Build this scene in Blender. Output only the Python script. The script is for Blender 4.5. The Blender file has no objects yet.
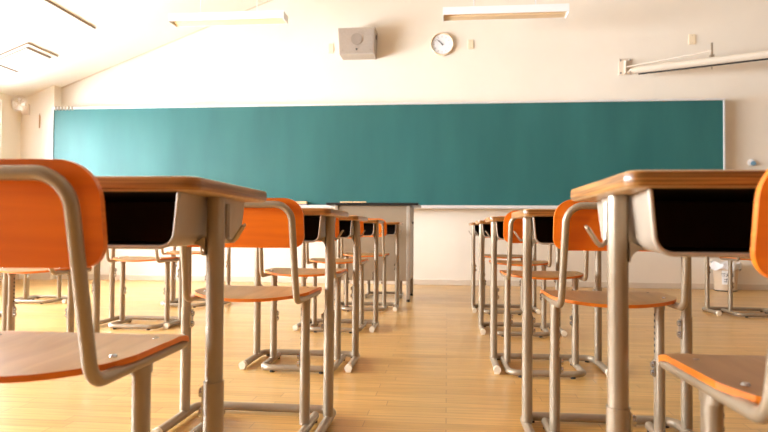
import bpy, bmesh, math, random
from mathutils import Vector, Matrix

random.seed(7)
PI = math.pi
S = bpy.context.scene
COL = S.collection

# ------------------------------------------------------------------ camera
F_PX = 620.0
cam_d = bpy.data.cameras.new('camera')
cam_d.sensor_width = 36.0
cam_d.lens = F_PX / 768.0 * 36.0
cam_d.clip_start = 0.05
cam_d.dof.use_dof = True
cam_d.dof.focus_distance = 2.2
cam_d.dof.aperture_fstop = 6.3
cam = bpy.data.objects.new('camera', cam_d)
COL.objects.link(cam)
yaw, pitch, roll = math.atan(63 / F_PX), math.atan(14 / F_PX), 0.007
cam.matrix_world = (Matrix.Translation((0, 0, 0.63)) @ Matrix.Rotation(yaw, 4, 'Z')
                    @ Matrix.Rotation(PI / 2 + pitch, 4, 'X') @ Matrix.Rotation(roll, 4, 'Z'))
S.camera = cam

# ------------------------------------------------------------------ world, exposure
SKY = 53.0
w = bpy.data.worlds.new('overcast_sky')
S.world = w
w.use_nodes = True
bgn = w.node_tree.nodes['Background']
bgn.inputs[0].default_value = (0.96, 0.995, 1.05, 1)
bgn.inputs[1].default_value = SKY
S.view_settings.view_transform = 'Standard'
S.view_settings.look = 'None'
S.view_settings.gamma = 1.0
S.view_settings.use_curve_mapping = False
S.view_settings.exposure = 0.0
S.cycles.use_denoising = True
S.cycles.max_bounces = 14
S.cycles.diffuse_bounces = 8
S.cycles.glossy_bounces = 4
S.cycles.transparent_max_bounces = 12
S.cycles.sample_clamp_indirect = 20.0

# ------------------------------------------------------------------ room dimensions
XL, XR, YB, YF = -5.18, 5.2, -3.6, 7.2
BOARD_Y = 7.05
SLOPE = 0.384
def ceil_z(x):
    return 2.376 + SLOPE * (min(x, 0.6) + 4.72)
WINS = [(4.95, 6.72), (2.95, 4.75), (0.95, 2.75), (-1.05, 0.75)]  # rearmost window is out of view, added to brighten camera-facing sides
WZ0, WZ1 = 0.78, 2.13

# window portals: they guide the sky light in through the openings
for i, (a, b) in enumerate(WINS):
    l = bpy.data.lights.new('window_portal', 'AREA')
    l.shape = 'RECTANGLE'
    l.size, l.size_y = WZ1 - WZ0, b - a
    l.cycles.is_portal = True
    o = bpy.data.objects.new('window_portal', l)
    COL.objects.link(o)
    o.location = (XL - 0.16, (a + b) / 2, (WZ0 + WZ1) / 2)
    o.rotation_euler = (0, -PI / 2, 0)

# ------------------------------------------------------------------ materials
def new_mat(name):
    m = bpy.data.materials.new(name)
    m.use_nodes = True
    nt = m.node_tree
    return m, nt, nt.nodes['Principled BSDF']

def N(nt, t, **kw):
    n = nt.nodes.new(t)
    for k, v in kw.items():
        setattr(n, k, v)
    return n

def simple(name, col, rough=0.5, metal=0.0, noise=0.0, nscale=8.0, bump=0.0, coat=0.0, spec=0.5):
    m, nt, b = new_mat(name)
    b.inputs['Roughness'].default_value = rough
    b.inputs['Metallic'].default_value = metal
    b.inputs['Coat Weight'].default_value = coat
    b.inputs['Coat Roughness'].default_value = 0.12
    b.inputs['Specular IOR Level'].default_value = spec
    tc = N(nt, 'ShaderNodeTexCoord')
    nz = N(nt, 'ShaderNodeTexNoise')
    nz.inputs['Scale'].default_value = nscale
    nz.inputs['Detail'].default_value = 4
    nt.links.new(tc.outputs['Object'], nz.inputs['Vector'])
    r = N(nt, 'ShaderNodeValToRGB')
    r.color_ramp.elements[0].position = 0.3
    r.color_ramp.elements[1].position = 0.7
    r.color_ramp.elements[0].color = tuple(c * (1 - noise) for c in col) + (1,)
    r.color_ramp.elements[1].color = tuple(min(1, c * (1 + noise)) for c in col) + (1,)
    nt.links.new(nz.outputs['Fac'], r.inputs['Fac'])
    nt.links.new(r.outputs['Color'], b.inputs['Base Color'])
    if bump:
        bp = N(nt, 'ShaderNodeBump')
        bp.inputs['Strength'].default_value = bump
        bp.inputs['Distance'].default_value = 0.003
        nt.links.new(nz.outputs['Fac'], bp.inputs['Height'])
        nt.links.new(bp.outputs['Normal'], b.inputs['Normal'])
    return m

def wood(name, c0, c1, rough=0.35, scale=(3, 30, 30), coat=0.0, c2=None):
    m, nt, b = new_mat(name)
    tc = N(nt, 'ShaderNodeTexCoord')
    mp = N(nt, 'ShaderNodeMapping')
    mp.inputs['Scale'].default_value = scale
    nz = N(nt, 'ShaderNodeTexNoise')
    nz.inputs['Scale'].default_value = 2.0
    nz.inputs['Detail'].default_value = 6
    nz.inputs['Distortion'].default_value = 0.6
    r = N(nt, 'ShaderNodeValToRGB')
    r.color_ramp.elements[0].position = 0.35
    r.color_ramp.elements[1].position = 0.68
    r.color_ramp.elements[0].color = c0 + (1,)
    r.color_ramp.elements[1].color = c1 + (1,)
    if c2:
        e = r.color_ramp.elements.new(0.85)
        e.color = c2 + (1,)
    nt.links.new(tc.outputs['Object'], mp.inputs['Vector'])
    nt.links.new(mp.outputs['Vector'], nz.inputs['Vector'])
    nt.links.new(nz.outputs['Fac'], r.inputs['Fac'])
    nt.links.new(r.outputs['Color'], b.inputs['Base Color'])
    b.inputs['Roughness'].default_value = rough
    b.inputs['Coat Weight'].default_value = coat
    b.inputs['Coat Roughness'].default_value = 0.1
    return m

M = {}
M['wall'] = simple('wall_paint', (0.81, 0.75, 0.645), 0.75, noise=0.02, nscale=2.5, bump=0.05)
M['ceiling'] = simple('ceiling_paint', (0.82, 0.79, 0.74), 0.8, noise=0.01, nscale=3)
M['dark_back'] = wood('unseen_back_dark_wood', (0.20, 0.11, 0.05), (0.27, 0.16, 0.08), 0.5, (2, 2, 12))  # unseen back wall, browned to lower the ambient bounce; no lockers modelled
M['corridor'] = simple('unseen_wall_dark_paint', (0.20, 0.155, 0.105), 0.6, noise=0.03)  # unseen right wall, darkened to keep its bounce off the furniture
M['joint'] = simple('panel_joint_shadow_gap', (0.30, 0.22, 0.14), 0.7, noise=0.05)
M['trim'] = simple('trim_paint', (0.66, 0.57, 0.46), 0.5, noise=0.03)
M['groove'] = simple('ceiling_joint', (0.15, 0.095, 0.05), 0.7, noise=0.05)
M['white_frame'] = simple('window_aluminium', (0.75, 0.77, 0.80), 0.35, metal=0.3, noise=0.02)
M['steel'] = simple('beige_enamelled_steel', (0.345, 0.275, 0.19), 0.36, metal=0.35, noise=0.05, nscale=20, coat=0.2)
M['steel_inside'] = simple('dark_box_inside', (0.018, 0.015, 0.012), 0.6, noise=0.2)  # near-black colour for the inner faces of the book box
M['sheet'] = simple('pale_sheet_steel', (0.44, 0.375, 0.295), 0.4, metal=0.2, noise=0.08, nscale=14)
M['hook'] = simple('bare_wire_steel', (0.42, 0.36, 0.28), 0.3, metal=0.8, noise=0.05)
M['chrome'] = simple('bright_bolt_steel', (0.55, 0.55, 0.56), 0.25, metal=0.9, noise=0.05)
M['black_rubber'] = simple('black_rubber', (0.03, 0.028, 0.025), 0.7, noise=0.2)
M['cream'] = simple('cream_plastic', (0.88, 0.80, 0.64), 0.5, noise=0.04)
M['orange'] = wood('orange_stained_plywood', (0.78, 0.155, 0.0), (0.88, 0.20, 0.0), 0.42, (2, 9, 22), coat=0.08)
M['orange_rim'] = wood('orange_lacquered_edge', (0.62, 0.14, 0.004), (0.76, 0.21, 0.008), 0.4, (6, 6, 60))
M['seat'] = wood('worn_varnished_seat_ply', (0.42, 0.205, 0.055), (0.52, 0.275, 0.085), 0.36, (14, 2.0, 14), coat=0.0, c2=(0.58, 0.34, 0.13))
M['board'] = None

# desk top : pale grain on the face, layered brown plywood on the edge
def make_top():
    m, nt, b = new_mat('desk_top_plywood')
    tc = N(nt, 'ShaderNodeTexCoord')
    mp = N(nt, 'ShaderNodeMapping'); mp.inputs['Scale'].default_value = (2.5, 26, 26)
    nz = N(nt, 'ShaderNodeTexNoise'); nz.inputs['Scale'].default_value = 2; nz.inputs['Detail'].default_value = 6
    r = N(nt, 'ShaderNodeValToRGB')
    r.color_ramp.elements[0].color = (0.50, 0.31, 0.14, 1); r.color_ramp.elements[0].position = 0.3
    r.color_ramp.elements[1].color = (0.66, 0.45, 0.24, 1); r.color_ramp.elements[1].position = 0.7
    nt.links.new(tc.outputs['Object'], mp.inputs['Vector']); nt.links.new(mp.outputs['Vector'], nz.inputs['Vector'])
    nt.links.new(nz.outputs['Fac'], r.inputs['Fac'])
    # ply layers along the height
    mp2 = N(nt, 'ShaderNodeMapping'); mp2.inputs['Scale'].default_value = (5, 5, 330)
    nz2 = N(nt, 'ShaderNodeTexNoise'); nz2.inputs['Scale'].default_value = 1.0; nz2.inputs['Detail'].default_value = 2
    r2 = N(nt, 'ShaderNodeValToRGB')
    r2.color_ramp.elements[0].color = (0.17, 0.062, 0.008, 1); r2.color_ramp.elements[0].position = 0.38
    r2.color_ramp.elements[1].color = (0.46, 0.215, 0.05, 1); r2.color_ramp.elements[1].position = 0.68
    nt.links.new(tc.outputs['Object'], mp2.inputs['Vector']); nt.links.new(mp2.outputs['Vector'], nz2.inputs['Vector'])
    nt.links.new(nz2.outputs['Fac'], r2.inputs['Fac'])
    sx = N(nt, 'ShaderNodeSeparateXYZ'); nt.links.new(tc.outputs['Normal'], sx.inputs[0])
    ab = N(nt, 'ShaderNodeMath', operation='ABSOLUTE'); nt.links.new(sx.outputs['Z'], ab.inputs[0])
    mr = N(nt, 'ShaderNodeMapRange'); mr.inputs['From Min'].default_value = 0.55; mr.inputs['From Max'].default_value = 0.9
    nt.links.new(ab.outputs[0], mr.inputs['Value'])
    mx = N(nt, 'ShaderNodeMix', data_type='RGBA')
    nt.links.new(mr.outputs[0], mx.inputs['Factor'])
    nt.links.new(r2.outputs['Color'], mx.inputs['A']); nt.links.new(r.outputs['Color'], mx.inputs['B'])
    nt.links.new(mx.outputs['Result'], b.inputs['Base Color'])
    b.inputs['Roughness'].default_value = 0.36
    b.inputs['Coat Weight'].default_value = 0.2
    return m
M['top'] = make_top()

def make_floor():
    m, nt, b = new_mat('oak_strip_floor')
    tc = N(nt, 'ShaderNodeTexCoord')
    br = N(nt, 'ShaderNodeTexBrick')
    br.inputs['Scale'].default_value = 1.0
    br.inputs['Brick Width'].default_value = 0.62
    br.inputs['Row Height'].default_value = 0.062
    br.inputs['Mortar Size'].default_value = 0.0016
    br.inputs['Mortar Smooth'].default_value = 0.3
    br.inputs['Bias'].default_value = -0.1
    br.offset = 0.43
    br.squash = 0.8
    br.squash_frequency = 3
    br.offset_frequency = 2
    br.inputs['Color1'].default_value = (0.575, 0.32, 0.085, 1)
    br.inputs['Color2'].default_value = (0.71, 0.43, 0.13, 1)
    br.inputs['Mortar'].default_value = (0.38, 0.20, 0.06, 1)
    nt.links.new(tc.outputs['Object'], br.inputs['Vector'])
    mp = N(nt, 'ShaderNodeMapping'); mp.inputs['Scale'].default_value = (1.6, 28, 1)
    nz = N(nt, 'ShaderNodeTexNoise'); nz.inputs['Scale'].default_value = 2.2; nz.inputs['Detail'].default_value = 6
    nt.links.new(tc.outputs['Object'], mp.inputs['Vector']); nt.links.new(mp.outputs['Vector'], nz.inputs['Vector'])
    mr = N(nt, 'ShaderNodeMapRange')
    mr.inputs['From Min'].default_value = 0.3; mr.inputs['From Max'].default_value = 0.7
    mr.inputs['To Min'].default_value = 0.80; mr.inputs['To Max'].default_value = 1.12
    nt.links.new(nz.outputs['Fac'], mr.inputs['Value'])
    mx = N(nt, 'ShaderNodeMix', data_type='RGBA', blend_type='MULTIPLY')
    mx.inputs['Factor'].default_value = 1.0
    nt.links.new(br.outputs['Color'], mx.inputs['A']); nt.links.new(mr.outputs[0], mx.inputs['B'])
    nt.links.new(mx.outputs['Result'], b.inputs['Base Color'])
    nz3 = N(nt, 'ShaderNodeTexNoise'); nz3.inputs['Scale'].default_value = 3.0; nz3.inputs['Detail'].default_value = 3
    nt.links.new(tc.outputs['Object'], nz3.inputs['Vector'])
    mr3 = N(nt, 'ShaderNodeMapRange'); mr3.inputs['To Min'].default_value = 0.26; mr3.inputs['To Max'].default_value = 0.38
    nt.links.new(nz3.outputs['Fac'], mr3.inputs['Value'])
    nt.links.new(mr3.outputs[0], b.inputs['Roughness'])
    b.inputs['Coat Weight'].default_value = 0.25
    b.inputs['Coat Roughness'].default_value = 0.24
    bp = N(nt, 'ShaderNodeBump'); bp.inputs['Strength'].default_value = 0.25; bp.inputs['Distance'].default_value = 0.002
    nt.links.new(br.outputs['Fac'], bp.inputs['Height']); bp.invert = True
    nt.links.new(bp.outputs['Normal'], b.inputs['Normal'])
    return m
M['floor'] = make_floor()

def make_board():
    m, nt, b = new_mat('green_chalkboard_enamel')
    tc = N(nt, 'ShaderNodeTexCoord')
    mp = N(nt, 'ShaderNodeMapping'); mp.inputs['Scale'].default_value = (2.2, 1, 0.5)
    nz = N(nt, 'ShaderNodeTexNoise'); nz.inputs['Scale'].default_value = 1.6; nz.inputs['Detail'].default_value = 5
    r = N(nt, 'ShaderNodeValToRGB')
    r.color_ramp.elements[0].position = 0.3; r.color_ramp.elements[0].color = (0.018, 0.112, 0.108, 1)
    r.color_ramp.elements[1].position = 0.7; r.color_ramp.elements[1].color = (0.026, 0.138, 0.132, 1)
    nt.links.new(tc.outputs['Object'], mp.inputs['Vector']); nt.links.new(mp.outputs['Vector'], nz.inputs['Vector'])
    nt.links.new(nz.outputs['Fac'], r.inputs['Fac']); nt.links.new(r.outputs['Color'], b.inputs['Base Color'])
    b.inputs['Roughness'].default_value = 0.44
    b.inputs['Specular IOR Level'].default_value = 0.42
    return m
M['board'] = make_board()
M['alu'] = simple('board_edge_aluminium', (0.80, 0.80, 0.80), 0.3, metal=0.35, noise=0.02)
M['pale_wood'] = wood('eraser_back_wood', (0.74, 0.52, 0.27), (0.82, 0.62, 0.36), 0.5, (10, 40, 40))
M['felt'] = simple('eraser_felt', (0.12, 0.10, 0.16), 0.9, noise=0.3, nscale=40)
M['desk_black'] = simple('black_desk_laminate', (0.012, 0.011, 0.011), 0.35, noise=0.2)
M['desk_grey'] = simple('grey_beige_desk_panel', (0.34, 0.265, 0.18), 0.42, metal=0.15, noise=0.04, nscale=6)
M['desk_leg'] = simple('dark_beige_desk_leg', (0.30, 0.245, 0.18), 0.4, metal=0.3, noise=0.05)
M['speaker'] = simple('speaker_beige_case', (0.42, 0.365, 0.305), 0.6, noise=0.04, nscale=12)
M['speaker_grille'] = simple('speaker_grille_cloth', (0.36, 0.305, 0.25), 0.85, noise=0.15, nscale=160)
M['speaker_cone'] = simple('speaker_cone_shade', (0.29, 0.24, 0.195), 0.8, noise=0.06, nscale=20)
M['dark'] = simple('dark_plastic', (0.04, 0.035, 0.03), 0.5, noise=0.1)
M['clock_face'] = simple('clock_face_white', (0.84, 0.87, 0.90), 0.5, noise=0.01)
M['clock_rim'] = wood('clock_pale_wood_rim', (0.66, 0.50, 0.33), (0.74, 0.60, 0.42), 0.45, (6, 6, 20))
M['clock_ink'] = simple('clock_ink', (0.05, 0.055, 0.06), 0.5, noise=0.05)
M['clock_grey'] = simple('clock_numeral_grey', (0.55, 0.58, 0.62), 0.5, noise=0.03)
M['plate'] = simple('cover_plate_cream', (0.78, 0.66, 0.47), 0.45, noise=0.02)
M['screen_tube'] = simple('screen_case_cream', (0.62, 0.55, 0.45), 0.35, noise=0.03)
M['screen_bar'] = simple('screen_slot_black', (0.008, 0.007, 0.006), 0.7, noise=0.1)
M['lamp_white'] = simple('lamp_shade_white', (0.86, 0.87, 0.88), 0.4, noise=0.01)
M['lamp_bounce'] = simple('lamp_reflector_bounce_tint', (0.72, 0.55, 0.34), 0.45, noise=0.03)  # warm light bounced off the floor, put into the reflector colour
M['lamp_tube'] = simple('unlit_tube_glass', (0.80, 0.72, 0.60), 0.3, noise=0.01)
M['bin'] = simple('bin_cream_plastic', (0.66, 0.53, 0.38), 0.45, noise=0.03)
M['paper'] = simple('white_paper', (0.86, 0.86, 0.85), 0.7, noise=0.01)
M['blue'] = simple('blue_knob_plastic', (0.16, 0.33, 0.48), 0.35, noise=0.1)
M['fan'] = simple('fan_ivory_plastic', (0.74, 0.67, 0.58), 0.45, noise=0.02)
M['stick'] = wood('brown_stick_wood', (0.34, 0.18, 0.07), (0.45, 0.26, 0.11), 0.5, (40, 40, 6))

def make_bag():
    m, nt, b = new_mat('translucent_bin_bag')
    tc = N(nt, 'ShaderNodeTexCoord')
    nz = N(nt, 'ShaderNodeTexNoise'); nz.inputs['Scale'].default_value = 18; nz.inputs['Detail'].default_value = 4
    nt.links.new(tc.outputs['Object'], nz.inputs['Vector'])
    r = N(nt, 'ShaderNodeValToRGB')
    r.color_ramp.elements[0].color = (0.72, 0.72, 0.72, 1); r.color_ramp.elements[1].color = (0.9, 0.9, 0.9, 1)
    nt.links.new(nz.outputs['Fac'], r.inputs['Fac']); nt.links.new(r.outputs['Color'], b.inputs['Base Color'])
    b.inputs['Roughness'].default_value = 0.3
    b.inputs['Subsurface Weight'].default_value = 0.0
    bp = N(nt, 'ShaderNodeBump'); bp.inputs['Strength'].default_value = 0.6; bp.inputs['Distance'].default_value = 0.01
    nt.links.new(nz.outputs['Fac'], bp.inputs['Height']); nt.links.new(bp.outputs['Normal'], b.inputs['Normal'])
    return m
M['bag'] = make_bag()

def make_glass():
    m = bpy.data.materials.new('window_glass'); m.use_nodes = True
    nt = m.node_tree
    for n in list(nt.nodes): nt.nodes.remove(n)
    out = N(nt, 'ShaderNodeOutputMaterial')
    mix = N(nt, 'ShaderNodeMixShader'); tr = N(nt, 'ShaderNodeBsdfTransparent'); gl = N(nt, 'ShaderNodeBsdfGlossy')
    gl.inputs['Roughness'].default_value = 0.02
    fr = N(nt, 'ShaderNodeFresnel'); fr.inputs['IOR'].default_value = 1.3
    nt.links.new(fr.outputs[0], mix.inputs[0]); nt.links.new(tr.outputs[0], mix.inputs[1]); nt.links.new(gl.outputs[0], mix.inputs[2])
    nt.links.new(mix.outputs[0], out.inputs[0])
    return m
M['glass'] = make_glass()

# ------------------------------------------------------------------ mesh helpers
class MB:
    def __init__(self):
        self.v, self.f, self.mi, self.sm = [], [], [], []
    def add(self, vs, fs, mi=0, smooth=False):
        n = len(self.v)
        self.v += [tuple(p) for p in vs]
        for q in fs:
            self.f.append(tuple(i + n for i in q)); self.mi.append(mi); self.sm.append(smooth)
        return self
    def box(self, x0, x1, y0, y1, z0, z1, mi=0):
        vs = [(x0, y0, z0), (x1, y0, z0), (x1, y1, z0), (x0, y1, z0), (x0, y0, z1), (x1, y0, z1), (x1, y1, z1), (x0, y1, z1)]
        return self.add(vs, [(0, 3, 2, 1), (4, 5, 6, 7), (0, 1, 5, 4), (1, 2, 6, 5), (2, 3, 7, 6), (3, 0, 4, 7)], mi)
    def bbox(self, x0, x1, y0, y1, z0, z1, b=0.003, mi=0):
        """box with chamfered edges"""
        bm = bmesh.new()
        bmesh.ops.create_cube(bm, size=1.0)
        for v in bm.verts:
            v.co = Vector(((x0 + x1) / 2 + v.co.x * (x1 - x0), (y0 + y1) / 2 + v.co.y * (y1 - y0), (z0 + z1) / 2 + v.co.z * (z1 - z0)))
        bmesh.ops.bevel(bm, geom=list(bm.edges), offset=b, segments=2, profile=0.5, affect='EDGES', clamp_overlap=True)
        bm.verts.index_update()
        self.add([v.co.copy() for v in bm.verts], [[v.index for v in q.verts] for q in bm.faces], mi)
        bm.free()
        return self
    def prism(self, prof, z0, z1, mi=0, smooth=True):
        """prof: closed list of (x, y), extruded along z"""
        n = len(prof)
        vs = [(x, y, z0) for x, y in prof] + [(x, y, z1) for x, y in prof]
        self.add(vs, [(i, (i + 1) % n, n + (i + 1) % n, n + i) for i in range(n)], mi, smooth)
        self.add([(x, y, z0) for x, y in prof], [tuple(reversed(range(n)))], mi)
        self.add([(x, y, z1) for x, y in prof], [tuple(range(n))], mi)
        return self
    def cyl(self, c, r, h, axis='z', n=20, mi=0, r2=None):
        r2 = r if r2 is None else r2
        cx, cy, cz = c
        def P(a, rr, t):
            x, y = rr * math.cos(a), rr * math.sin(a)
            return {'z': (cx + x, cy + y, cz + t), 'y': (cx + x, cy + t, cz - y), 'x': (cx + t, cy + x, cz + y)}[axis]
        lo = [P(2 * PI * i / n, r, 0) for i in range(n)]
        hi = [P(2 * PI * i / n, r2, h) for i in range(n)]
        self.add(lo + hi, [(i, (i + 1) % n, n + (i + 1) % n, n + i) for i in range(n)], mi, True)
        self.add(lo, [tuple(reversed(range(n)))], mi)
        self.add(hi, [tuple(range(n))], mi)
        return self
    def tube(self, pts, r, n=12, closed=False, mi=0, caps=True):
        P = [Vector(p) for p in pts]
        m = len(P)
        T = []
        for i in range(m):
            if closed:
                d = P[(i + 1) % m] - P[i - 1]
            else:
                d = P[min(i + 1, m - 1)] - P[max(i - 1, 0)]
            T.append(d.normalized())
        up = Vector((0, 0, 1))
        if abs(T[0].dot(up)) > 0.9: up = Vector((1, 0, 0))
        u = (up - T[0] * up.dot(T[0])).normalized()
        rings = []
        for i in range(m):
            if i: 
                ax = T[i - 1].cross(T[i])
                if ax.length > 1e-7:
                    u = Matrix.Rotation(T[i - 1].angle(T[i]), 3, ax.normalized()) @ u
            w_ = T[i].cross(u)
            rings.append([P[i] + (u * math.cos(2 * PI * k / n) + w_ * math.sin(2 * PI * k / n)) * r for k in range(n)])
        vs = [p for q in rings for p in q]
        fs = []
        for i in range(m if closed else m - 1):
            j = (i + 1) % m
            for k in range(n):
                k2 = (k + 1) % n
                fs.append((i * n + k, i * n + k2, j * n + k2, j * n + k))
        self.add(vs, fs, mi, True)
        if caps and not closed:
            self.add(rings[0], [tuple(reversed(range(n)))], mi)
            self.add(rings[-1], [tuple(range(n))], mi)
        return self
    def build(self, name, mats, parent=None, loc=None):
        me = bpy.data.meshes.new(name)
        me.from_pydata(self.v, [], self.f)
        if not isinstance(mats, (list, tuple)): mats = [mats]
        for m in mats: me.materials.append(m)
        me.polygons.foreach_set('material_index', self.mi)
        me.polygons.foreach_set('use_smooth', self.sm)
        bm = bmesh.new(); bm.from_mesh(me)
        bmesh.ops.remove_doubles(bm, verts=bm.verts, dist=1e-6)
        bmesh.ops.recalc_face_normals(bm, faces=bm.faces)
        for e in bm.edges:
            if len(e.link_faces) == 2 and e.calc_face_angle(0) > math.radians(40): e.smooth = False
        bm.to_mesh(me); bm.free()
        me.update()
        o = bpy.data.objects.new(name, me)
        COL.objects.link(o)
        if parent: o.parent = parent
        if loc: o.location = loc
        return o

def fillet(pts, rad, seg=7):
    """round the inner corners of a polyline; rad is one radius or one per inner corner"""
    P = [Vector(p) for p in pts]
    if not isinstance(rad, (list, tuple)): rad = [rad] * (len(P) - 2)
    out = [P[0]]
    for i in range(1, len(P) - 1):
        a, b, c, r = P[i - 1], P[i], P[i + 1], rad[i - 1]
        d1, d2 = (a - b).normalized(), (c - b).normalized()
        ang = d1.angle(d2)
        t = r / math.tan(ang / 2)
        cen = b + (d1 + d2).normalized() * (r / math.sin(ang / 2))
        p1, p2 = b + d1 * t - cen, b + d2 * t - cen
        tot = p1.angle(p2); ax = p1.cross(p2).normalized()
        for k in range(seg + 1):
            out.append(cen + Matrix.Rotation(tot * k / seg, 3, ax) @ p1)
    out.append(P[-1])
    return out

def rrect(x0, x1, y0, y1, r, seg=6):
    """rounded rectangle outline; r one radius or (x1y1, x0y1, x0y0, x1y0)"""
    if not isinstance(r, (list, tuple)): r = [r] * 4
    out = []
    for (cx, cy, sx, sy, a0), rr in zip(((x1, y1, -1, -1, 0), (x0, y1, 1, -1, 90), (x0, y0, 1, 1, 180), (x1, y0, -1, 1, 270)), r):
        for k in range(seg + 1):
            a = math.radians(a0 + 90 * k / seg)
            out.append((cx + sx * rr + rr * math.cos(a), cy + sy * rr + rr * math.sin(a)))
    return out

def oval(cx, cy, rx, ry, n=18):
    return [(cx + rx * math.cos(2 * PI * k / n), cy + ry * math.sin(2 * PI * k / n)) for k in range(n)]

def tag(o, label=None, cat=None, group=None, kind=None):
    if label: o['label'] = label
    if cat: o['category'] = cat
    if group: o['group'] = group
    if kind: o['kind'] = kind
    return o

def thing(name, label, cat, loc=(0, 0, 0), rz=0.0, group=None):
    o = bpy.data.objects.new(name, None)
    o.empty_display_size = 0.1
    COL.objects.link(o)
    o.location = loc; o.rotation_euler = (0, 0, rz)
    return tag(o, label, cat, group)

def copy_tree(o, parent=None):
    c = o.copy(); COL.objects.link(c); c.parent = parent
    for ch in list(o.children): copy_tree(ch, c)
    return c

def struct(name, mb, mat, parent=None):
    o = mb.build(name, mat, parent)
    if not parent: o['kind'] = 'structure'
    return o

# ------------------------------------------------------------------ room shell
m = MB(); m.box(XL - 0.2, XR + 0.2, YB - 0.2, YF + 0.2, -0.08, 0)
struct('floor', m, M['floor'])

m = MB()
zk = ceil_z(9)
sec = [(XL - 0.3, ceil_z(XL - 0.3)), (0.6, zk), (XR + 0.3, zk), (XR + 0.3, zk + 0.12), (0.55, zk + 0.12), (XL - 0.3, ceil_z(XL - 0.3) + 0.12)]
n = len(sec)
m.add([(x, YB - 0.2, z) for x, z in sec] + [(x, YF + 0.2, z) for x, z in sec],
      [(i, (i + 1) % n, n + (i + 1) % n, n + i) for i in range(n)] + [(5, 4, 1, 0), (4, 3, 2, 1), (n, n + 1, n + 4, n + 5), (n + 1, n + 2, n + 3, n + 4)])
struct('ceiling', m, M['ceiling'])

def gable(name, y0, y1, mat='wall'):
    m = MB()
    p = [(XL - 0.15, 0), (XR + 0.15, 0), (XR + 0.15, zk + 0.05), (0.6, zk + 0.05), (XL - 0.15, ceil_z(XL - 0.15) + 0.05)]
    n = 5
    m.add([(x, y0, z) for x, z in p] + [(x, y1, z) for x, z in p],
          [(i, (i + 1) % n, n + (i + 1) % n, n + i) for i in range(n)] + [(0, 1, 2, 3, 4), (9, 8, 7, 6, 5)])
    return struct(name, m, M[mat])
gable('wall_front', YF, YF + 0.15)
gable('wall_back', YB - 0.15, YB, 'dark_back')
m = MB(); m.box(XR, XR + 0.15, YB, YF, 0, zk + 0.05)
struct('wall_right', m, M['corridor'])
m = MB()
zt = ceil_z(XL) + 0.03
m.box(XL - 0.15, XL, YB, YF, 0, WZ0)
m.box(XL - 0.15, XL, YB, YF, WZ1, zt)
edges = [YF] + [e for a, b in WINS for e in (b, a)] + [YB]
for k in range(0, len(edges), 2):
    m.box(XL - 0.15, XL, edges[k + 1], edges[k], WZ0, WZ1)
struct('wall_left', m, M['wall'])
m = MB(); m.box(XL, -4.755, 7.055, YF, 0, ceil_z(-4.755) + 0.02)
o = struct('pillar', m, M['wall'])

for i, (a, b) in enumerate(WINS):
    e = bpy.data.objects.new('window_%d' % (i + 1), None); COL.objects.link(e); e['kind'] = 'structure'
    e.location = (XL - 0.08, (a + b) / 2, WZ0)
    hw, hh = (b - a) / 2, WZ1 - WZ0
    m = MB(); t = 0.045
    m.box(-0.04, 0.04, -hw, hw, 0, t); m.box(-0.04, 0.04, -hw, hw, hh - t, hh)
    m.box(-0.04, 0.04, -hw, -hw + t, t, hh - t); m.box(-0.04, 0.04, hw - t, hw, t, hh - t)
    m.box(-0.03, 0.03, -0.03, 0.03, t, hh - t)
    m.build('window_frame', M['white_frame'], e)
    m = MB(); m.box(-0.003, 0.003, -hw + t, hw - t, t, hh - t)
    m.build('window_pane', M['glass'], e)
    m = MB(); m.bbox(0.04, 0.14, -hw - 0.03, hw + 0.03, -0.035, 0, 0.004)
    m.build('window_sill', M['trim'], e)

m = MB(); m.bbox(-4.755, XR, YF - 0.014, YF, 0, 0.062, 0.003); struct('baseboard_front', m, M['trim'])
m = MB(); m.bbox(XL, XL + 0.014, YB, 7.055, 0, 0.062, 0.003); struct('baseboard_left', m, M['trim'])

def ceil_strip(name, x0, x1, y0, y1, t, mat, lift=0.0):
    m = MB()
    za, zb = ceil_z(x0) - lift, ceil_z(x1) - lift
    m.add([(x0, y0, za - t), (x1, y0, zb - t), (x1, y1, zb - t), (x0, y1, za - t), (x0, y0, za + .002), (x1, y0, zb + .002), (x1, y1, zb + .002), (x0, y1, za + .002)],
          [(0, 3, 2, 1), (4, 5, 6, 7), (0, 1, 5, 4), (1, 2, 6, 5), (2, 3, 7, 6), (3, 0, 4, 7)])
    return m
struct('trim_1', ceil_strip('', -3.736, -3.722, 2.0, 6.2, 0.010, None), M['groove'])
m = MB()   # slim bead where the ceiling meets the front wall
for x0, x1 in ((-4.755, 0.6),):
    za, zb = ceil_z(x0), ceil_z(x1)
    m.add([(x0, 7.185, za - .012), (x1, 7.185, zb - .012), (x1, 7.2, zb - .012), (x0, 7.2, za - .012), (x0, 7.185, za), (x1, 7.185, zb), (x1, 7.2, zb), (x0, 7.2, za)],
          [(0, 3, 2, 1), (4, 5, 6, 7), (0, 1, 5, 4), (1, 2, 6, 5), (2, 3, 7, 6), (3, 0, 4, 7)])
struct('trim_2', m, M['trim'])

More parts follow.
